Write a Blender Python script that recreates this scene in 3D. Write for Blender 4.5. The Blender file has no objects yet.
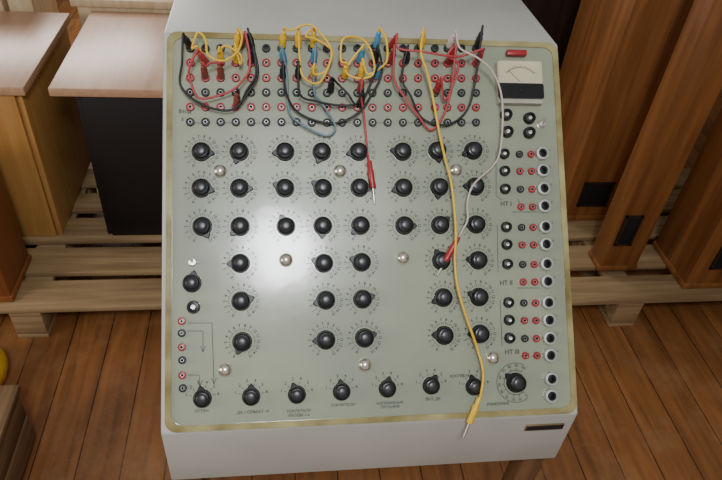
import bpy, bmesh, math, random
import numpy as np
from mathutils import Vector, Matrix
random.seed(7)
col=bpy.context.scene.collection
# ------------------------------------------------------------------ camera numbers
FP=637.7; YAW=0.16864; PIT=0.70325; ROL=0.09806
CAM=Vector((-0.16489,-0.61067,1.75)); Z0=0.8113; TAU=0.76431; H=0.67927; W=0.72
F=Vector((math.sin(YAW)*math.cos(PIT),math.cos(YAW)*math.cos(PIT),-math.sin(PIT)))
R0=Vector((math.cos(YAW),-math.sin(YAW),0)); U0=R0.cross(F)
R=R0*math.cos(ROL)+U0*math.sin(ROL); U=-R0*math.sin(ROL)+U0*math.cos(ROL)
PM=Matrix.Translation((0,0,Z0))@Matrix.Rotation(TAU,4,'X')   # panel frame: x right, y up the slope, z out
PMI=PM.inverted()
def pp(px,py,h=0.0):
    d=F+R*((px-361)/FP)-U*((py-240)/FP)
    c=PMI@CAM; dl=PMI.to_3x3()@d
    t=(h-c.z)/dl.z
    return Vector((c.x+dl.x*t,c.y+dl.y*t,h))
# ------------------------------------------------------------------ materials
def newmat(name):
    m=bpy.data.materials.new(name); m.use_nodes=True
    nt=m.node_tree; b=nt.nodes["Principled BSDF"]; return m,nt,b
def mat(name,c,rough=.5,metal=0,coat=0,var=.08,scale=20,bump=0,spec=.5,croug=.1,c2=None,coatbump=0):
    m,nt,b=newmat(name)
    tc=nt.nodes.new("ShaderNodeTexCoord"); n=nt.nodes.new("ShaderNodeTexNoise"); n.inputs["Scale"].default_value=scale; n.inputs["Detail"].default_value=5
    nt.links.new(tc.outputs["Object"],n.inputs["Vector"])
    r=nt.nodes.new("ShaderNodeValToRGB"); r.color_ramp.elements[0].position=.3; r.color_ramp.elements[1].position=.7
    r.color_ramp.elements[0].color=[x*(1-var) for x in c]+[1]; r.color_ramp.elements[1].color=(list(c2)+[1]) if c2 else [min(1,x*(1+var)) for x in c]+[1]
    nt.links.new(n.outputs["Fac"],r.inputs["Fac"]); nt.links.new(r.outputs["Color"],b.inputs["Base Color"])
    b.inputs["Roughness"].default_value=rough; b.inputs["Metallic"].default_value=metal
    b.inputs["Coat Weight"].default_value=coat; b.inputs["Coat Roughness"].default_value=croug
    b.inputs["Specular IOR Level"].default_value=spec
    if bump:
        bp=nt.nodes.new("ShaderNodeBump"); bp.inputs["Strength"].default_value=bump; bp.inputs["Distance"].default_value=.002
        nt.links.new(n.outputs["Fac"],bp.inputs["Height"]); nt.links.new(bp.outputs["Normal"],b.inputs["Normal"])
    if coatbump:
        n2=nt.nodes.new("ShaderNodeTexNoise"); n2.inputs["Scale"].default_value=11; n2.inputs["Detail"].default_value=3; nt.links.new(tc.outputs["Object"],n2.inputs["Vector"])
        bp=nt.nodes.new("ShaderNodeBump"); bp.inputs["Strength"].default_value=coatbump; bp.inputs["Distance"].default_value=.006
        nt.links.new(n2.outputs["Fac"],bp.inputs["Height"]); nt.links.new(bp.outputs["Normal"],b.inputs["Coat Normal"])
    return m
def wood(name,c1,c2,axis='Z',rough=.45,scale=1.0,coat=0,spec=.5,bump=.15):
    m,nt,b=newmat(name)
    tc=nt.nodes.new("ShaderNodeTexCoord"); mp=nt.nodes.new("ShaderNodeMapping")
    s=[14*scale]*3; s['XYZ'.index(axis)]=.9*scale; mp.inputs["Scale"].default_value=s
    nt.links.new(tc.outputs["Object"],mp.inputs["Vector"])
    oi=nt.nodes.new("ShaderNodeObjectInfo"); cm=nt.nodes.new("ShaderNodeMath"); cm.operation='MULTIPLY'; cm.inputs[1].default_value=37
    nt.links.new(oi.outputs["Random"],cm.inputs[0])
    n=nt.nodes.new("ShaderNodeTexNoise"); n.noise_dimensions='4D'; n.inputs["Scale"].default_value=3; n.inputs["Detail"].default_value=8; n.inputs["Distortion"].default_value=.6
    nt.links.new(mp.outputs[0],n.inputs["Vector"]); nt.links.new(cm.outputs[0],n.inputs["W"])
    r=nt.nodes.new("ShaderNodeValToRGB"); r.color_ramp.elements[0].position=.32; r.color_ramp.elements[1].position=.68
    r.color_ramp.elements[0].color=list(c1)+[1]; r.color_ramp.elements[1].color=list(c2)+[1]
    nt.links.new(n.outputs["Fac"],r.inputs["Fac"]); nt.links.new(r.outputs["Color"],b.inputs["Base Color"])
    b.inputs["Roughness"].default_value=rough; b.inputs["Coat Weight"].default_value=coat; b.inputs["Specular IOR Level"].default_value=spec
    bp=nt.nodes.new("ShaderNodeBump"); bp.inputs["Strength"].default_value=bump; bp.inputs["Distance"].default_value=.002
    nt.links.new(n.outputs["Fac"],bp.inputs["Height"]); nt.links.new(bp.outputs["Normal"],b.inputs["Normal"])
    return m
M_white=mat("cabinet_paint",(.50,.495,.45),.42,var=.07,scale=5)
M_panel=mat("panel_grey_green",(.265,.295,.215),.5,coat=1,croug=.14,var=.16,scale=4,coatbump=.10,c2=(.33,.35,.24))
M_amber=mat("aged_plastic_edge",(.30,.21,.05),.25,coat=.6,var=.4,scale=16,c2=(.44,.39,.18))
M_bake=mat("black_bakelite",(.005,.005,.006),.38,coat=.1,var=.2,spec=.4)
M_cap=mat("knob_cap_grey",(.020,.021,.024),.36,coat=.3,croug=.3,var=.15)
M_red=mat("red_plastic",(.36,.025,.03),.35,var=.15)
M_redc=mat("red_cable",(.42,.05,.055),.5,var=.1)
M_black=mat("black_rubber",(.012,.012,.014),.5)
M_yel=mat("yellow_plastic",(.78,.48,.03),.4,var=.08)
M_blue=mat("blue_plastic",(.07,.27,.45),.4)
M_bluec=mat("blue_grey_cable",(.12,.19,.23),.45)
M_pale=mat("pale_cable",(.58,.47,.42),.45)
M_brown=mat("brown_plastic",(.22,.05,.035),.4)
M_metal=mat("nickel",(.70,.68,.62),.34,metal=1)
M_dome=mat("dome_nickel",(.85,.80,.70),.25,metal=.9)
M_ring=mat("silver_ring",(.52,.52,.48),.38,metal=.5)
M_ink=mat("dark_ink",(.035,.043,.038),.6)
M_faded=mat("faded_ink",(.045,.055,.045),.6)
M_hole=mat("hole_black",(.003,.003,.003),.8)
M_cream=mat("meter_cream",(.60,.54,.36),.4,coat=.5)
M_meterbody=mat("meter_body_pale",(.40,.38,.31),.4)
M_legs=wood("stand_wood",(.12,.055,.025),(.20,.10,.045),'Z',.55)
M_brass=mat("brass",(.5,.4,.2),.35,metal=1)
M_pink=wood("laminate_peach_beech",(.46,.265,.155),(.54,.325,.20),'Y',.36,1.2)
M_beech=wood("beech_orange",(.42,.20,.05),(.52,.28,.09),'Z',.4)
M_blackboard=mat("black_board",(.010,.008,.009),.5,scale=4)
M_redwood=wood("red_brown_wood",(.20,.06,.015),(.30,.10,.03),'Z',.4)
M_orange=wood("orange_brown_wood",(.16,.055,.015),(.32,.125,.036),'Z',.40,.7)
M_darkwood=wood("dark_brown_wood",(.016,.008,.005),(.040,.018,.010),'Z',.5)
M_pallet=wood("pallet_pine",(.22,.135,.06),(.40,.27,.135),'X',.85,.8,bump=.4)
M_stool=wood("light_board_wood",(.50,.36,.20),(.66,.52,.33),'Z',.55)
M_rough=wood("rough_brown_wood",(.12,.065,.028),(.26,.155,.07),'Y',.75,bump=.4)
M_wall=mat("wall_plaster",(.20,.155,.115),.9,scale=3)
def floormat():
    m,nt,b=newmat("floor_boards")
    tc=nt.nodes.new("ShaderNodeTexCoord"); mp=nt.nodes.new("ShaderNodeMapping"); mp.inputs["Rotation"].default_value=(0,0,math.pi/2)
    nt.links.new(tc.outputs["Object"],mp.inputs["Vector"])
    br=nt.nodes.new("ShaderNodeTexBrick"); br.inputs["Scale"].default_value=1; br.inputs["Brick Width"].default_value=3.4; br.inputs["Row Height"].default_value=.125
    br.inputs["Mortar Size"].default_value=.0024; br.inputs["Mortar Smooth"].default_value=.5; br.offset=.37
    br.inputs["Color1"].default_value=(.33,.135,.040,1); br.inputs["Color2"].default_value=(.24,.095,.030,1); br.inputs["Mortar"].default_value=(.02,.009,.005,1)
    nt.links.new(mp.outputs[0],br.inputs["Vector"])
    mp2=nt.nodes.new("ShaderNodeMapping"); mp2.inputs["Scale"].default_value=(14,1.1,1); nt.links.new(tc.outputs["Object"],mp2.inputs["Vector"])
    n=nt.nodes.new("ShaderNodeTexNoise"); n.inputs["Scale"].default_value=2.5; n.inputs["Detail"].default_value=8; n.inputs["Distortion"].default_value=.5; nt.links.new(mp2.outputs[0],n.inputs["Vector"])
    r=nt.nodes.new("ShaderNodeValToRGB"); r.color_ramp.elements[0].position=.30; r.color_ramp.elements[1].position=.70
    r.color_ramp.elements[0].color=(.58,.55,.53,1); r.color_ramp.elements[1].color=(1.15,1.12,1.1,1); nt.links.new(n.outputs["Fac"],r.inputs["Fac"])
    mx=nt.nodes.new("ShaderNodeMix"); mx.data_type='RGBA'; mx.blend_type='MULTIPLY'; mx.inputs["Factor"].default_value=1
    nt.links.new(br.outputs["Color"],mx.inputs[6]); nt.links.new(r.outputs["Color"],mx.inputs[7])
    n3=nt.nodes.new("ShaderNodeTexNoise"); n3.inputs["Scale"].default_value=4; n3.inputs["Detail"].default_value=10; n3.inputs["Roughness"].default_value=.75; nt.links.new(tc.outputs["Object"],n3.inputs["Vector"])
    r3=nt.nodes.new("ShaderNodeValToRGB"); r3.color_ramp.elements[0].position=.48; r3.color_ramp.elements[1].position=.68; nt.links.new(n3.outputs["Fac"],r3.inputs["Fac"])
    r3.color_ramp.elements[0].color=(0,0,0,1); r3.color_ramp.elements[1].color=(.6,.6,.6,1)
    m2=nt.nodes.new("ShaderNodeMix"); m2.data_type='RGBA'; nt.links.new(r3.outputs["Color"],m2.inputs["Factor"]); nt.links.new(mx.outputs[2],m2.inputs[6]); m2.inputs[7].default_value=(.36,.19,.085,1)
    nt.links.new(m2.outputs[2],b.inputs["Base Color"])
    b.inputs["Roughness"].default_value=.45
    bp=nt.nodes.new("ShaderNodeBump"); bp.inputs["Strength"].default_value=.25; bp.inputs["Distance"].default_value=.003; bp.invert=True
    nt.links.new(br.outputs["Fac"],bp.inputs["Height"]); nt.links.new(bp.outputs["Normal"],b.inputs["Normal"])
    return m
M_floor=floormat()
# ------------------------------------------------------------------ mesh builder
class MB:
    def __init__(s): s.bm=bmesh.new(); s.mats=[]
    def mi(s,m):
        if m not in s.mats: s.mats.append(m)
        return s.mats.index(m)
    def box(s,c,sz,m,bev=0,mx=None,seg=2):
        k=s.mi(m); T=(mx or Matrix())@Matrix.Translation(c)@Matrix.Diagonal((*sz,1))
        r=bmesh.ops.create_cube(s.bm,size=1,matrix=T); fs=set(f for v in r['verts'] for f in v.link_faces)
        for f in fs: f.material_index=k
        if bev:
            es=list(set(e for v in r['verts'] for e in v.link_edges))
            q=bmesh.ops.bevel(s.bm,geom=es,offset=bev,segments=seg,affect='EDGES',profile=.5)
            for f in q['faces']: f.material_index=k
    def lathe(s,prof,m,seg=24,mx=None,rfn=None):
        k=s.mi(m); mx=mx or Matrix(); rings=[]
        for r,z in prof:
            if r<=1e-6: rings.append([s.bm.verts.new(mx@Vector((0,0,z)))])
            else:
                rings.append([s.bm.verts.new(mx@Vector((r*(rfn(a,r) if rfn else 1)*math.cos(a),r*(rfn(a,r) if rfn else 1)*math.sin(a),z))) for a in [2*math.pi*i/seg for i in range(seg)]])
        for a,b in zip(rings,rings[1:]):
            for i in range(seg):
                j=(i+1)%seg
                if len(a)==1 and len(b)==1: continue
                if len(a)==1: vs=[a[0],b[i],b[j]]
                elif len(b)==1: vs=[a[i],b[0],a[j]]
                else: vs=[a[i],b[i],b[j],a[j]]
                f=s.bm.faces.new(vs); f.material_index=k
    def tube(s,pts,r,m,seg=8):
        k=s.mi(m); pts=[Vector(p) for p in pts]; rings=[]; n=None
        for i,p in enumerate(pts):
            t=(pts[min(i+1,len(pts)-1)]-pts[max(i-1,0)]).normalized()
            if n is None: n=t.orthogonal().normalized()
            else: n=(n-t*n.dot(t)).normalized()
            b=t.cross(n); rr=r(i/(len(pts)-1)) if callable(r) else r
            rings.append([s.bm.verts.new(p+(n*math.cos(a)+b*math.sin(a))*rr) for a in [2*math.pi*q/seg for q in range(seg)]])
        for a,b in zip(rings,rings[1:]):
            for i in range(seg):
                j=(i+1)%seg; f=s.bm.faces.new([a[i],a[j],b[j],b[i]]); f.material_index=k
        for rg in (rings[0],rings[-1]):
            f=s.bm.faces.new(rg); f.material_index=k
    def prism(s,poly,x0,x1,m,bev=0):   # poly in (y,z)
        k=s.mi(m)
        a=[s.bm.verts.new((x0,y,z)) for y,z in poly]; b=[s.bm.verts.new((x1,y,z)) for y,z in poly]
        fs=[s.bm.faces.new(a),s.bm.faces.new(b[::-1])]
        for i in range(len(poly)):
            j=(i+1)%len(poly); fs.append(s.bm.faces.new([a[i],b[i],b[j],a[j]]))
        for f in fs: f.material_index=k
        if bev:
            es=list(set(e for f in fs for e in f.edges))
            q=bmesh.ops.bevel(s.bm,geom=es,offset=bev,segments=3,affect='EDGES',profile=.5)
            for f in q['faces']: f.material_index=k
    def plate(s,x0,y0,x1,y1,r,z0,z1,m,seg=6,hole=None):
        k=s.mi(m); pts=[]
        for cx,cy,a0 in ((x1-r,y1-r,0),(x0+r,y1-r,90),(x0+r,y0+r,180),(x1-r,y0+r,270)):
            for i in range(seg+1):
                a=math.radians(a0+90*i/seg); pts.append((cx+r*math.cos(a),cy+r*math.sin(a)))
        n=len(pts)
        t=[s.bm.verts.new((x,y,z1)) for x,y in pts]; b=[s.bm.verts.new((x,y,z0)) for x,y in pts]
        if hole:
            w=hole; cx=(x0+x1)/2; cy=(y0+y1)/2
            sx=1-2*w/(x1-x0); sy=1-2*w/(y1-y0)
            ti=[s.bm.verts.new((cx+(x-cx)*sx,cy+(y-cy)*sy,z1)) for x,y in pts]
            bi=[s.bm.verts.new((cx+(x-cx)*sx,cy+(y-cy)*sy,z0)) for x,y in pts]
            for i in range(n):
                j=(i+1)%n
                for f in ([t[i],t[j],ti[j],ti[i]],[b[i],b[j],t[j],t[i]],[ti[i],ti[j],bi[j],bi[i]],[bi[i],bi[j],b[j],b[i]]):
                    s.bm.faces.new(f).material_index=k
        else:
            s.bm.faces.new(t).material_index=k; s.bm.faces.new(b[::-1]).material_index=k
            for i in range(n):
                j=(i+1)%n; s.bm.faces.new([b[i],b[j],t[j],t[i]]).material_index=k
    def mesh(s,name,ang=35):
        bmesh.ops.recalc_face_normals(s.bm,faces=s.bm.faces)
        me=bpy.data.meshes.new(name); s.bm.to_mesh(me); s.bm.free()
        for m in s.mats: me.materials.append(m)
        me.polygons.foreach_set("use_smooth",[True]*len(me.polygons)); me.set_sharp_from_angle(angle=math.radians(ang))
        return me
WM={}
def add(name,me,parent=None,mw=None,label=None,category=None,group=None,kind=None):
    o=bpy.data.objects.new(name,me); col.objects.link(o)
    mw=mw or Matrix(); WM[o]=mw
    if parent:
        o.parent=parent; o.matrix_parent_inverse=WM[parent].inverted()
    o.matrix_basis=mw
    if label: o["label"]=label
    if category: o["category"]=category
    if group: o["group"]=group
    if kind: o["kind"]=kind
    return o
def T(x,y,z): return Matrix.Translation((x,y,z))
def PT(v,rot=0): return PM@T(v.x,v.y,v.z)@Matrix.Rotation(rot,4,'Z')
def textverts(txt,size,align='CENTER',off=.012):
    cu=bpy.data.curves.new("t",'FONT'); cu.body=txt; cu.size=size; cu.align_x=align; cu.align_y='CENTER'; cu.resolution_u=2; cu.offset=size*off
    ob=bpy.data.objects.new("t",cu); col.objects.link(ob)
    me=bpy.data.meshes.new_from_object(ob.evaluated_get(bpy.context.evaluated_depsgraph_get()))
    bpy.data.objects.remove(ob); 
    vs=[v.co.copy() for v in me.vertices]; fs=[tuple(p.vertices) for p in me.polygons]; bpy.data.meshes.remove(me)
    return vs,fs
_tc={}
def addtext(verts,faces,txt,size,mx,align='CENTER',off=.012):
    key=(txt,size,align,off)
    if key not in _tc: _tc[key]=textverts(txt,size,align,off)
    vs,fs=_tc[key]; o=len(verts)
    verts+=[mx@v for v in vs]; faces+=[tuple(i+o for i in f) for f in fs]
def rect(verts,faces,a,b,w,z=0):
    a=Vector((a[0],a[1],z)); b=Vector((b[0],b[1],z)); d=(b-a).normalized(); n=Vector((-d.y,d.x,0))*w/2
    o=len(verts); verts+=[a+n,a-n,b-n,b+n]; faces.append((o,o+1,o+2,o+3))
def flat(name,verts,faces,m):
    me=bpy.data.meshes.new(name); me.from_pydata([tuple(v) for v in verts],[],faces); me.materials.append(m); return me
# ------------------------------------------------------------------ room
def quadobj(name,vs,m):
    me=bpy.data.meshes.new(name); me.from_pydata(vs,[],[(0,1,2,3)]); me.materials.append(m)
    return add(name,me,kind="structure")
quadobj("floor",[(-3,-2.5,0),(3.2,-2.5,0),(3.2,4,0),(-3,4,0)],M_floor)
quadobj("wall_back",[(-3,4,0),(3.2,4,0),(3.2,4,3),(-3,4,3)],M_wall)
quadobj("wall_left",[(-3,-2.5,0),(-3,4,0),(-3,4,3),(-3,-2.5,3)],M_wall)
quadobj("wall_right",[(3.2,4,0),(3.2,-2.5,0),(3.2,-2.5,3),(3.2,4,3)],M_wall)
# ------------------------------------------------------------------ analog computer
root=add("analog_computer",None,None,T(0,.4,0),"off-white analog computer console, sloping panel of knobs and sockets","analog computer")
root.empty_display_size=.1
tz=Z0+H*math.sin(TAU); ty=H*math.cos(TAU)
b=MB(); b.prism([(0,Z0),(0,Z0-.148),(ty+.30,Z0-.148),(ty+.30,tz),(ty,tz)],-W/2,W/2,M_white,bev=.004)
add("cabinet_body",b.mesh("cabinet_body"),root,Matrix())
b=MB()
for x in (-.335,.335):
    for y in (.045,.72):
        b.box((x,y,.3305),(.045,.045,.661),M_legs,.003)
for x in (-.335,.335): b.box((x,.38,.63),(.03,.63,.06),M_legs,.003)
b.box((0,.72,.63),(.63,.03,.06),M_legs,.003); b.box((0,.72,.2),(.63,.03,.04),M_legs,.003); b.box((0,.09,.63),(.63,.03,.06),M_legs,.003)
add("stand",b.mesh("stand"),root,Matrix(),"dark wooden support stand")
b=MB(); b.plate(-.349,.006,.352,.677,.018,0.0,.005,M_panel)
panel=add("control_panel",b.mesh("control_panel"),root,PM)
b=MB(); b.plate(-.352,.003,.355,.680,.019,-.001,.008,M_amber,hole=.010)
add("panel_rim",b.mesh("panel_rim"),panel,PM,"yellowed clear plastic rim")
PZ=.005; INK=.0055
b=MB(); b.box((0,0,0),(.072,.003,.016),M_brass,.001); b.box((0,-.0012,0),(.068,.003,.012),M_black,.0005)
add("nameplate",b.mesh("nameplate"),root,T(.305,-.002,Z0-.033),"small black nameplate")
# knobs
def skirt_r(a,r):
    d=abs((a+math.pi)%(2*math.pi)-math.pi)
    return 1+ .42*max(0,1-d/.40)
b=MB(); b.lathe([(0,0),(.0155,0),(.0155,.0025),(.0145,.004),(0,.004)],M_bake,56,rfn=skirt_r); SK=b.mesh("skirt",50)
b=MB(); b.lathe([(.0138,.004),(.0134,.0115),(.0126,.0137),(.0112,.0145),(0,.0145)],M_bake,48,rfn=lambda a,r:1+.03*math.cos(24*a) if r>.0125 else 1)
GR=b.mesh("grip",50)
b=MB(); b.lathe([(.0095,.0143),(.0093,.0152),(.0080,.0163),(.004,.0171),(0,.0173)],M_cap,32); CP=b.mesh("knob_cap",60)
grid=[(1,[(201,151),(239,151),(285,151),(322,151),(359,151),(403,151),(438,150),(474,150)]),
(2,[(201,187.5),(239.5,187.5),(285,187.5),(323,187.5),(360,187),(404,187),(440,186.5),(476,186)]),
(3,[(202,226),(240,226),(286,226),(323,225.5),(361,225),(405,225),(441,224.5),(477,224)]),
(4,[(240,263),(324,263),(362,262),(442,260.5),(479,260)]),
(5,[(241,301),(326,300),(363,299),(444,297.5),(480,297)]),
(6,[(242,342),(326,340),(365,338),(445,335.5),(481,334)])]
dirs={0:[0,-90,180,-90,190,180,-60,200],1:[10,0,180,170,0,180,-80,190],2:[-70,200,110,-90,200,20,20,190],3:[200,180,170,100,190],4:[10,190,20,200,180],5:[-90,200,10,180,190]}
main=[]
for ri,(q,row) in enumerate(grid):
    for ci,(x,y) in enumerate(row): main.append((x,y,math.radians(dirs[ri][ci]+random.uniform(-25,25)),1.0,'d'))
low=[(202,399,100),(251,397,90),(297,395,110),(342,392,95),(388,389,80),(432,386,60),(475,387,100)]
for x,y,a in low: main.append((x,y,math.radians(a),.92,'s'))
main.append((191.5,283,math.radians(80),.95,'n')); main.append((517,383,math.radians(140),1.05,'b'))
def dial(kind):
    v=[];f=[]
    if kind=='d':
        for i in range(16):
            a=math.radians(-120-20*i); c,s=math.cos(a),math.sin(a)
            rect(v,f,(.0193*c,.0193*s),(.0230*c,.0230*s),.0010)
            addtext(v,f,str(i),.0070,T(.0270*c,.0270*s,0)@Matrix.Rotation(a-math.pi/2,4,'Z'),off=.02)
            if i<15:
                a2=a-math.radians(10); rect(v,f,(.0195*math.cos(a2),.0195*math.sin(a2)),(.0220*math.cos(a2),.0220*math.sin(a2)),.0008)
    elif kind=='s':
        for i in range(6):
            a=math.radians(165-30*i); c,s=math.cos(a),math.sin(a)
            rect(v,f,(.018*c,.018*s),(.0215*c,.0215*s),.0010)
            addtext(v,f,str(i+1),.0075,T(.0265*c,.0265*s,0))
    elif kind=='b':
        n=48
        for rr in (.021,.034):
            for i in range(n):
                a=math.radians(60+250*i/n); a2=math.radians(60+250*(i+1)/n); rect(v,f,(rr*math.cos(a),rr*math.sin(a)),(rr*math.cos(a2),rr*math.sin(a2)),.0010)
        for i in range(11):
            a=math.radians(310-25*i); c,s=math.cos(a),math.sin(a); rect(v,f,(.021*c,.021*s),(.025*c,.025*s),.0010)
            addtext(v,f,str(i*10),.0065,T(.0293*c,.0293*s,0)@Matrix.Rotation(a-math.pi/2,4,'Z'))
    return flat("dial_scale",v,f,M_ink)
DL={k:dial(k) for k in 'dsb'}
for x,y,a,s,k in main:
    p=pp(x,y,.012); p.z=PZ; mw=PT(p,a)@Matrix.Scale(s*1.06,4)
    kn=add("knob",SK,root,mw)
    add("grip",GR,kn,mw); add("knob_cap",CP,kn,mw)
    if k in DL: q=p.copy(); q.z=INK; add("dial_scale",DL[k],panel,PT(q))
b=MB(); b.lathe([(.0118,0),(.0118,.002),(.0112,.005),(.009,.0085),(.006,.0108),(.003,.0119),(0,.0122)],M_dome,32); DM=b.mesh("dome_nut",60)
for x,y in ((220,171),(340,171),(456,170),(286,260),(403,258),(225,370),(365,365),(493,358)):
    p=pp(x,y,.008); p.z=PZ; add("dome_nut",DM,root,PT(p))
def socket(m,r=.0074):
    b=MB(); b.lathe([(r,0),(r,.003),(r*.9,.0055),(r*.46,.0058),(r*.42,.003)],m,20); b.lathe([(r*.44,.0045),(r*.36,.0045),(r*.32,.001),(0,.001)],M_metal,16)
    b.lathe([(r*.37,.0040),(0,.0041)],M_hole,12); return b
SKT={'r':socket(M_red).mesh("banana_socket"),'b':socket(M_black).mesh("banana_socket")}
us=[190.5+15.15*i for i in range(16)]+[434.5,447,461,475.5]
for c,x in enumerate(us):
    dy=-.5 if c<8 else 0
    for yy,cc in [(123,'b'),(108,'r'),(93.5,'b'),(79,'r'),(64,'r')]:
        p=pp(x,yy+dy,.004); p.z=PZ; add("banana_socket",SKT[cc],root,PT(p))
b=MB()
for c,x in enumerate(us):
    p=pp(x,49,.004)
    b.lathe([(.0074,0),(.0074,.003),(.0066,.0055),(.0034,.0058),(.003,.003),(0,.001)],M_black,16,mx=T(p.x,p.y,PZ))
add("banana_socket",b.mesh("banana_socket_row"),root,PM,kind="stuff")
b=MB(); r=.0088
b.lathe([(r,0),(r,.004),(r*.85,.009),(r*.5,.0095),(r*.42,.006)],M_bake,24); b.lathe([(r*.34,.007),(r*.26,.007),(r*.25,.002),(0,.002)],M_metal,16); TS=b.mesh("terminal_post")
b=MB(); r=.0130
b.lathe([(r,0),(r,.004),(r*.9,.006),(r*.7,.006)],M_ring,6); b.lathe([(r*.92,.003),(r*.88,.009),(r*.62,.0095),(r*.60,.005),(r*.58,.002)],M_ring,28)
b.lathe([(r*.60,.005),(r*.56,.008),(r*.3,.0085),(r*.22,.005),(0,.005)],M_bake,24); CX=b.mesh("coaxial_connector")
SS={'r':socket(M_red,.0066).mesh("signal_jack"),'b':socket(M_black,.0066).mesh("signal_jack")}
ry=[154,171,189,206.5,227,244.5,264,281.5,302.5,320,338,355]
def lerp(a,b,t): return a+(b-a)*t
for i,y in enumerate(ry):
    t=(y-154)/(355-154)
    for x0,x1,k in ((519,525,0),(530.5,536.5,1),(541,549,2)):
        p=pp(lerp(x0,x1,t),y+(.5 if k<2 else 0),.005); p.z=PZ
        if k==2: add("coaxial_connector",CX,root,PT(p,.3*i))
        else: add("signal_jack",SS['r' if (i%2==1 and k==0) or k==1 else 'b'],root,PT(p))
    if i in (0,1,2,4,5,6,8,9,10):
        p=pp(lerp(504,510,t),y,.007); p.z=PZ; add("terminal_post",TS,root,PT(p)@Matrix.Scale(1.1,4))
for y in (378.5,395.5):
    p=pp(550,y,.005); p.z=PZ; add("coaxial_connector",CX,root,PT(p))
for x,y in ((506,115),(507,132),(529,118.5),(529,133),(193.5,307)):
    p=pp(x,y,.007); p.z=PZ; add("terminal_post",TS,root,PT(p)@Matrix.Scale(1.25,4))
for x,y,c in ((182,321,'r'),(182,333,'b'),(182,347,'r'),(182.5,360,'b'),(182.5,375,'r'),(183,388,'b')):
    p=pp(x,y,.004); p.z=PZ; add("signal_jack",SS[c],root,PT(p))
b=MB(); b.lathe([(.0075,0),(.0075,.002),(.0055,.003),(.0055,.008),(0,.008)],M_metal,18); b.tube([(0,0,.007),(0,.002,.014),(0,.004,.020)],lambda t:.0016+.0014*t,M_metal,10); TG=b.mesh("toggle_switch")
for x,y in ((541.5,124),(192.5,262)):
    p=pp(x,y,.01); p.z=PZ; add("toggle_switch",TG,root,PT(p))
# meter
p0=pp(498.5,103,.02); p1=pp(541,62,.02)
mc=Vector(((p0.x+p1.x)/2,(p0.y+p1.y)/2,PZ)); mw_=p1.x-p0.x; mh=p1.y-p0.y
b=MB(); b.plate(-mw_/2,-mh/2,mw_/2,mh/2,.004,0,.016,M_meterbody)
meter=add("panel_meter",b.mesh("panel_meter"),root,PT(mc),"moving-coil meter with cream scale above a black band")
b=MB(); b.plate(-mw_/2+.001,-.003,mw_/2-.001,mh/2-.001,.004,.015,.0195,M_cream); add("meter_face",b.mesh("meter_face"),meter,PT(mc))
b=MB(); b.plate(-mw_/2,-mh/2+.008,mw_/2,-.004,.003,.015,.021,M_bake); b.lathe([(.005,.021),(.005,.023),(0,.0235)],M_bake,20,mx=T(0,-mh*.2,0)); add("meter_cover",b.mesh("meter_cover"),meter,PT(mc))
v=[];f=[]
for i in range(25):
    a=math.radians(135-90*i/24); c,s=math.cos(a),math.sin(a); r0=.036; L=.0045 if i%4==0 else .0025
    rect(v,f,(r0*c,-.010+r0*s),((r0+L)*c,-.010+(r0+L)*s),.0007)
    if i<24:
        a2=math.radians(135-90*(i+1)/24); rect(v,f,(r0*c,-.010+r0*s),(r0*math.cos(a2),-.010+r0*math.sin(a2)),.0007)
rect(v,f,(-.002,0),(-.022,.020),.0009)
add("meter_scale",flat("meter_scale",v,f,M_ink),meter,PT(mc)@T(0,0,.0198))
p=pp(516,53.5,.01); b=MB(); b.box((0,0,.006),(.038,.011,.012),M_red,.0025)
add("indicator_lamp",b.mesh("indicator_lamp"),root,PT(Vector((p.x,p.y,PZ))),"red rectangular indicator")
def txt(px,py,s,size,align='CENTER',rot=0,off=0.0):
    p=pp(px,py,.005); v=[];f=[]
    addtext(v,f,s,size,Matrix(),align,off)
    add("printed_caption",flat("printed_caption",v,f,M_faded),panel,PM@T(p.x,p.y,INK)@Matrix.Rotation(rot,4,'Z'))
txt(506,204,"HT I",.0115,off=.02); txt(506,283,"HT II",.0115,off=.02); txt(512,352,"HT III",.0115,off=.02)
txt(178.5,111.5,"Вход",.0088,'LEFT',off=.02); txt(181,119.5,"3",.0088,'LEFT',off=.02)
for px,py,s in ((202,411,"УСТАН."),(253,412,"ДК 1 ОБЪЕКТ 10"),(299,413,"УСИЛИТЕЛИ\nВХОДЫ 1-6"),(343,405,"УСИЛИТЕЛИ"),(390,405,"НАПРЯЖЕНИЕ\nПИТАНИЯ"),(433,399,"ВКЛ. ДК"),(460,376,"КОНТРОЛЬ"),(498,404,"ИЗМЕРЕНИЕ")):
    txt(px,py,s,.0066,off=.015)
for i,y in enumerate(ry): 
    t=(y-154)/201; txt(lerp(549.5,557.5,t),y-4,str(i%6+1),.0065)
def lines(segs,w=.0010):
    v=[];f=[]
    P=[(pp(*a,.005),pp(*b_,.005)) for a,b_ in segs]; o=P[0][0].copy()
    for A,B in P: rect(v,f,(A.x-o.x,A.y-o.y),(B.x-o.x,B.y-o.y),w)
    add("circuit_line",flat("circuit_line",v,f,M_faded),panel,PM@T(o.x,o.y,INK))
lines([((188,323),(212,323)),((212,323),(214,384)),((211.5,378),(214,384)),((216.5,378),(214,384))])
lines([((188,331),(203,331)),((203,331),(203,352)),((200.5,346),(203,352)),((205.5,346),(203,352))])
lines([((188,375),(199,375)),((199,375),(200,386)),((197.5,380),(200,386)),((202.5,380),(200,386))])
lines([((496,152),(496,196)),((496,196),(502,200))]); lines([((497,225),(498,272))]); lines([((500,300),(502,346))]); lines([((518,199),(520,206))]); lines([((512,212),(538,212))]); lines([((517,288),(540,288))])
for c,x in enumerate(us[:-1]):
    if c%2==0: lines([((x+4.3,123),(us[c+1]-4.3,123))],.0009)
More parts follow.
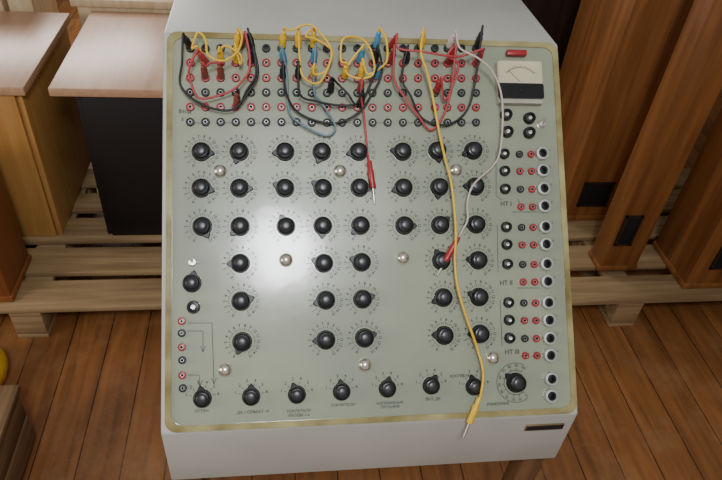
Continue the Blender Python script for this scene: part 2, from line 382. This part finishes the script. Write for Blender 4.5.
# ------------------------------------------------------------------ patch cables
def cr(P,n=10):
    P=[Vector(p) for p in P]; Q=[P[0]*2-P[1]]+P+[P[-1]*2-P[-2]]; out=[]
    for i in range(1,len(Q)-2):
        for k in range(n):
            t=k/n; a,b_,c,d=Q[i-1],Q[i],Q[i+1],Q[i+2]
            out.append(.5*((2*b_)+(c-a)*t+(2*a-5*b_+4*c-d)*t*t+(3*b_-a-3*c+d)*t**3))
    out.append(P[-1]); return out
LP=.031
def plug_mesh(m,L=LP,r=.0060,tip=.017):
    b=MB()
    b.lathe([(0,0),(r*.95,0),(r*1.05,.004),(r,.006),(r*.95,L*.3),(r,L*.62),(r*.75,L*.7),(r*.72,L*.95),(r*.5,L),(0,L)],m,16)
    b.lathe([(0,-tip),(.0014,-tip+.001),(.0022,-tip*.7),(.0022,-tip*.25),(.0019,0)],M_metal,12)
    return b.mesh("plug")
PL={};PLL={}
def frame(base,direction):
    return Matrix.Translation(base)@direction.to_track_quat('Z','Y').to_matrix().to_4x4()
def cable(wm,plugm,pts,label,r=.0020,startdir=(0,1),enddir=(0,1),loose_end=False,jit=.006):
    L=[pp(x,y,h*(.88 if not loose_end else 1)) for x,y,h in pts]
    for k in range(2,len(L)-2):
        L[k].x+=random.uniform(-jit,jit); L[k].y+=random.uniform(-jit,jit); L[k].z+=random.uniform(-jit,jit)*.6
    base=PM@L[0]
    e=add("patch_cable",None,None,T(*base),label,"patch cable","patch cables on the sockets"); e.empty_display_size=.02
    sd=Vector((startdir[0],startdir[1],1.7)).normalized()
    A=L[0].copy(); A.z=.012
    atop=A+sd*LP
    for q in plugm:
        if q not in PL: PL[q]=plug_mesh(q); PLL[q]=plug_mesh(q,.048,.0058,.030)
    add("plug",PL[plugm[0]],e,PM@frame(A,sd))
    seq=[atop-sd*.002,atop+sd*.007]+L[1:-1]
    if not loose_end:
        ed=Vector((enddir[0],enddir[1],1.7)).normalized(); B=L[-1].copy(); B.z=.012; btop=B+ed*LP
        add("plug",PL[plugm[1]],e,PM@frame(B,ed)); seq+=[btop+ed*.007,btop-ed*.002]
    else:
        tip=L[-1]; prev=L[-2]; d=(prev-tip).normalized()
        add("plug",PLL[plugm[1]],e,PM@frame(tip+d*.030,d)); 
        seq+=[tip+d*.074]
    pts2=cr(seq,10)
    for q in pts2: q.z=max(q.z,.0075)
    b=MB(); b.tube(pts2,r,wm,8); me=b.mesh("wire",80); add("wire",me,e,PM)
Y,RD,BK,BL,PW,BR,BG=M_yel,M_redc,M_black,M_blue,M_pale,M_brown,M_bluec
cable(Y,(Y,Y),[(205,64,0),(192,48,.045),(197,32,.05),(203,40,.055),(208,56,.05),(222,60,.05),(240,52,.05),(242,38,.05),(237,49,0)],"yellow patch lead looped between two yellow plugs",startdir=(-.4,.6),enddir=(.3,1))
cable(BK,(BK,BK),[(191,49,0),(182,62,.04),(183,85,.03),(200,106,.025),(228,109,.025),(248,92,.03),(258,70,.035),(252,49,0)],"long black patch lead hanging in a wide loop",enddir=(-.2,.6),startdir=(-.3,.2))
cable(RD,(RD,BR),[(206,64,0),(190,66,.045),(187,80,.035),(198,95,.03),(222,98,.03),(240,85,.035),(250,66,.04),(241,49,0)],"red patch lead hanging in a loop",enddir=(.5,.4),startdir=(-.4,.2))
cable(BK,(BK,BR),[(252,64,0),(256,74,.04),(250,90,.03),(240,104,.022),(237,108,0)],"short black patch lead with a brown plug",startdir=(.2,.6),enddir=(.2,.9))
cable(RD,(BR,BR),[(206,79,0),(206,66,.05),(214,60,.05),(224,64,.045),(222,79,0)],"short red jumper between brown plugs",startdir=(0,.5),enddir=(0,.5))
cable(Y,(Y,Y),[(222,64,0),(219,52,.05),(228,44,.05),(238,52,.05),(240,64,.04),(237,64,0)],"short yellow jumper lead",startdir=(0,.5),enddir=(0,.8))
cable(Y,(Y,Y),[(282,49,0),(292,30,.06),(310,28,.06),(326,42,.055),(332,62,.05),(322,80,.04),(306,78,.04),(300,62,.045),(298,49,0)],"yellow patch lead looped over neighbouring plugs",enddir=(0,1),startdir=(.2,1))
cable(BG,(BL,BL),[(284,64,0),(287,75,.035),(291,108,.02),(305,127,.014),(325,136,.014),(334,124,.017),(320,106,.02),(314,90,.03),(313,64,0)],"blue-grey patch lead hanging in a long loop",startdir=(-.2,.5),enddir=(.1,.6))
cable(BK,(BK,BK),[(283,79,0),(286,92,.035),(300,112,.02),(330,120,.02),(358,112,.025),(374,92,.03),(382,72,.035),(374,64,0)],"long black patch lead hanging in a wide loop",startdir=(0,.5),enddir=(0,.6))
cable(Y,(Y,Y),[(313,49,0),(306,36,.055),(320,38,.055),(330,52,.05),(327,70,.045),(314,74,.045),(313,79,0)],"yellow jumper lead curled over the sockets",enddir=(0,.4))
cable(Y,(Y,BL),[(344,79,0),(341,60,.05),(346,42,.055),(362,38,.055),(374,50,.055),(372,70,.045),(356,78,.04),(346,70,.04),(359,64,0)],"yellow patch lead ending in a blue plug",startdir=(0,.5),enddir=(.1,.7))
cable(Y,(BL,Y),[(375,49,0),(386,38,.06),(387,54,.05),(380,68,.045),(368,74,.04),(360,79,0)],"yellow patch lead with a blue plug",startdir=(.1,1))
cable(BK,(BK,BL),[(298,79,0),(300,94,.035),(318,100,.03),(340,106,.02),(362,100,.025),(372,80,.035),(375,79,0)],"black patch lead with a blue plug",startdir=(0,.5),enddir=(0,.5))
cable(BK,(BK,BK),[(330,93,0),(338,84,.04),(344,96,.035),(356,104,.03),(360,108,0)],"short black jumper lead",startdir=(0,.5))
cable(RD,(BR,M_red),[(359,93,0),(361,96,.035),(363,110,.02),(366,135,.010),(368,152,.010),(370,166,.014),(375,205,.009)],"red test lead hanging down with a loose red plug",loose_end=True,startdir=(0,.4),jit=.001)
cable(RD,(M_red,M_red),[(390,64,0),(394,78,.035),(402,98,.03),(414,118,.02),(432,128,.018),(446,112,.022),(452,85,.035),(449,64,0)],"red patch lead hanging in a loop",startdir=(0,.6),enddir=(0,.6))
cable(BK,(BK,BK),[(405,64,0),(402,78,.035),(408,98,.03),(422,120,.02),(445,128,.018),(464,112,.025),(474,88,.035),(475,49,0)],"black patch lead hanging in a wide loop",startdir=(-.2,.6),enddir=(0,.9))
cable(RD,(M_red,M_red),[(390,49,0),(398,48,.05),(420,51,.055),(445,55,.055),(462,56,.05),(475,64,0)],"red lead stretched across the socket rows",startdir=(.2,.3),enddir=(0,.4))
cable(RD,(M_red,M_red),[(447,64,0),(448,56,.05),(456,66,.045),(452,90,.03),(444,100,.025),(435,93,0)],"red jumper between two red plugs",startdir=(0,.6),enddir=(0,.5))
cable(PW,(PW,M_red),[(447,49,0),(460,48,.05),(478,58,.05),(492,72,.045),(501,92,.035),(502,120,.03),(499,152,.025),(492,166,.024),(474,184,.026),(468,202,.026),(467,219,.03),(462,231,.030),(437,276,.013)],"pale beige test lead draped down to a loose red plug",loose_end=True,startdir=(.2,.6),r=.0018,jit=.0015)
cable(Y,(Y,Y),[(420,49,0),(421,52,.05),(427,72,.04),(432,95,.03),(438,125,.025),(444,152,.027),(451,180,.028),(454,205,.028),(456,235,.033),(455,262,.028),(458,290,.028),(467,320,.028),(477,348,.024),(483,372,.026),(481,394,.026),(463,439,.010)],"long yellow test lead hanging over knobs to a loose plug",loose_end=True,startdir=(-.1,.9),r=.0023,jit=.001)
# ------------------------------------------------------------------ furniture
def cabinet(x0,x1,y0,y1,z0,z1,ov,mtop,mbody,mdoor,label):
    e=add("side_cabinet",None,None,T((x0+x1)/2,(y0+y1)/2,z0),label,"cabinet")
    b=MB(); b.box(((x0+x1)/2,(y0+y1)/2,z1-.014),(x1-x0,y1-y0,.028),mtop,.003); add("cabinet_top",b.mesh("cabinet_top"),e)
    b=MB(); cx=(x0+x1)/2; bx0,bx1=x0+ov,x1-ov; by0=y0+.012; hh=z1-.028-z0
    b.box((bx0+.009,(by0+y1)/2,z0+hh/2),(.018,y1-by0-.02,hh),mbody,.001); b.box((bx1-.009,(by0+y1)/2,z0+hh/2),(.018,y1-by0-.02,hh),mbody,.001)
    b.box((cx,y1-.02,z0+hh/2),(bx1-bx0-.04,.012,hh),mbody); b.box((cx,(by0+y1)/2,z0+.03),(bx1-bx0-.04,y1-by0-.06,.02),mbody); 
    add("body",b.mesh("body"),e)
    b=MB(); b.box((cx,by0+.008,z0+hh/2),(bx1-bx0-.038,.018,hh-.004),mdoor,.002); add("door",b.mesh("door"),e)
    return e
cabinet(-.871,-.30,1.285,1.92,.145,.755,.07,M_pink,M_blackboard,M_blackboard,"black cabinet with a pinkish beech top standing on a pallet")
cabinet(-1.54,-.942,1.285,1.89,.145,.755,.02,M_pink,M_beech,M_beech,"orange beech cabinet with a pinkish wooden top on a pallet")
def tower(x0,x1,y0,y1,z0,z1,mb,vent,label,name="wooden_cabinet"):
    e=add(name,None,None,T((x0+x1)/2,(y0+y1)/2,z0),label,"cabinet")
    b=MB(); b.box(((x0+x1)/2,(y0+y1)/2,(z0+z1)/2),(x1-x0,y1-y0,z1-z0),mb,.004); add("body",b.mesh("body"),e)
    if vent:
        vx0,vx1,vz0,vz1=vent
        b=MB(); b.box(((vx0+vx1)/2,y0-.001,(vz0+vz1)/2),(vx1-vx0,.006,vz1-vz0),M_hole,.001)
        for s_ in (-1,1): b.box(((vx0+vx1)/2+s_*(vx1-vx0)/2,y0-.003,(vz0+vz1)/2),(.008,.01,vz1-vz0+.008),M_darkwood)
        for s_ in (-1,1): b.box(((vx0+vx1)/2,y0-.003,(vz0+vz1)/2+s_*(vz1-vz0)/2),(vx1-vx0+.008,.01,.008),M_darkwood)
        add("vent",b.mesh("vent"),e,None,"square black vent opening")
    b=MB(); b.box(((x0+x1)/2,(y0+y1)/2,z0+.012),(x1-x0+.01,y1-y0+.01,.024),mb,.003); add("plinth",b.mesh("plinth"),e)
tower(-1.5,-1.04,.965,1.17,.145,.62,M_redwood,None,"reddish-brown wooden box standing at the pallet edge","wooden_box")
tower(1.0,1.36,1.37,1.75,.145,1.5,M_orange,(1.06,1.18,.225,.335),"tall orange-brown wooden cabinet with a square black vent")
tower(1.05,1.20,1.06,1.15,.145,1.5,M_orange,(1.07,1.13,.28,.41),"narrow orange-brown wooden cabinet with a black vent near its base")
tower(1.345,1.7,.955,1.2,.145,1.5,M_orange,(1.41,1.53,.25,.39),"orange-brown wooden cabinet with a dark vent beside the aisle")
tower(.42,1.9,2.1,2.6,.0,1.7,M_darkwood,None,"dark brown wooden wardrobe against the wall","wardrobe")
# pallets
def pallet(x0,x1,y0,y1,label):
    e=add("pallet",None,None,T((x0+x1)/2,(y0+y1)/2,0),label,"pallet","wooden pallets")
    n=5; w=.130
    for i in range(n):
        y=y0+w/2+(y1-y0-w)*i/(n-1)
        b=MB(); b.box((0,0,0),(x1-x0+random.uniform(-.02,.02),w+random.uniform(-.022,.006),.02),M_pallet,.003); add("deck_board",b.mesh("deck_board"),e,T((x0+x1)/2+i*.013,y,.134)@Matrix.Rotation(random.uniform(-.01,.01),4,'Z'))
    for j in range(3):
        x=x0+.06+(x1-x0-.12)*j/2
        b=MB(); b.box((x,(y0+y1)/2,.114),(.1,y1-y0,.018),M_pallet,.002); add("stringer_board",b.mesh("stringer_board"),e)
        for i in range(3):
            y=y0+.05+(y1-y0-.1)*i/2
            b=MB(); b.box((x,y,.0615),(.1,.1,.085),M_pallet,.003); add("block",b.mesh("block"),e)
        b=MB(); b.box((x,(y0+y1)/2,.009),(.1,y1-y0,.018),M_pallet,.002); add("bottom_board",b.mesh("bottom_board"),e)
pallet(-1.75,-.25,.93,1.75,"weathered wooden pallet under the two side cabinets")
pallet(.5,1.75,.90,1.75,"weathered wooden pallet under the tall wooden cabinets")
# objects beyond the cabinets
e=add("storage_cabinet",None,None,T(-.60,2.14,0),"pale wooden low storage cabinet behind the black cabinet","cabinet")
b=MB(); b.box((-.60,2.14,.38),(.66,.38,.76),M_stool,.004); add("body",b.mesh("body"),e)
b=MB(); b.box((-.60,2.14,.775),(.70,.40,.03),M_stool,.003); add("cabinet_top",b.mesh("cabinet_top"),e)
b=MB(); b.box((-.60,1.945,.42),(.005,.01,.6),M_darkwood); add("door_gap",b.mesh("door_gap"),e)
e=add("storage_rack",None,None,T(-1.36,2.1,0),"light wooden slatted rack behind the beech cabinet","rack")
for i in range(5):
    b=MB(); b.box((-1.58+i*.11,2.10,.44),(.09,.28,.88),M_stool,.002); add("slat",b.mesh("slat"),e)
b=MB(); b.box((-1.36,2.10,.895),(.58,.32,.03),M_stool,.003); add("shelf",b.mesh("shelf"),e)
# plank crate and yellow canister near the lower left
e=add("wooden_crate",None,None,T(-1.05,.38,0),"low rough brown plank crate standing on the floorboards","crate")
b=MB()
for i in range(3): b.box((-1.17+i*.118,.38,.232),(.112,.34,.02),M_rough,.003)
add("lid",b.mesh("lid"),e)
for x in (-1.21,-.895):
    b=MB()
    for k in range(2): b.box((x,.38,.06+k*.108),(.018,.32,.10),M_rough,.003)
    add("side_board",b.mesh("side_board"),e)
for y in (.225,.535):
    b=MB()
    for k in range(2): b.box((-1.05,y,.06+k*.108),(.29,.018,.10),M_rough,.003)
    add("end_board",b.mesh("end_board"),e)
b=MB(); b.lathe([(0,0),(.05,0),(.085,.02),(.104,.07),(.104,.10),(.085,.15),(.05,.18),(.028,.19),(.026,.21),(0,.21)],M_yel,36)
b.lathe([(.03,.205),(.03,.225),(0,.226)],M_black,24)
add("canister",b.mesh("canister",50),None,T(-1.115,.735,0),"rounded yellow plastic canister on the floorboards","canister")
# ------------------------------------------------------------------ lights
def area(name,loc,target,size,energy,color,sy=None,disk=False):
    l=bpy.data.lights.new(name,'AREA'); l.energy=energy; l.size=size; l.color=color
    if sy: l.shape='RECTANGLE'; l.size_y=sy
    if disk: l.shape='DISK'
    o=bpy.data.objects.new(name,l); col.objects.link(o); o.location=loc
    o.rotation_euler=(Vector(target)-Vector(loc)).to_track_quat('-Z','Y').to_euler(); return o
area("panel_glare_light",(-.15,-1.14,2.70),(-.1,.25,1.0),.34,24,(.93,.97,1.0),disk=True)  # unseen key lamp, set on the mirror direction to make the panel's glare
area("panel_haze_light",(-.05,-1.10,2.95),(-.1,.25,1.0),1.0,9,(.95,.98,1.0),disk=True)  # added wide dim lamp, spreads a soft haze around the glare
area("side_window_light",(-1.6,3.6,1.9),(-.6,1.2,.6),1.2,48,(1,.95,.9),.9)
area("left_fill_light",(-2.7,-.4,1.7),(-.7,.7,.2),1.0,28,(1,.95,.88),.9)  # added fill from the left, lifts the left floor and console
fl=bpy.data.lights.new("camera_flash",'POINT'); fl.energy=1.3; fl.shadow_soft_size=.02; fl.color=(1,1,1)
fo=bpy.data.objects.new("camera_flash",fl); col.objects.link(fo); fo.location=CAM+U*.09-R*.03
w=bpy.data.worlds.new("world"); bpy.context.scene.world=w; w.use_nodes=True
w.node_tree.nodes["Background"].inputs[0].default_value=(1,.96,.91,1); w.node_tree.nodes["Background"].inputs[1].default_value=.35
# ------------------------------------------------------------------ camera
cd=bpy.data.cameras.new("camera"); co=bpy.data.objects.new("camera",cd); col.objects.link(co)
co.matrix_world=Matrix(((R.x,U.x,-F.x,CAM.x),(R.y,U.y,-F.y,CAM.y),(R.z,U.z,-F.z,CAM.z),(0,0,0,1)))
cd.sensor_width=36; cd.lens=36*FP/722; cd.clip_start=.01
bpy.context.scene.camera=co
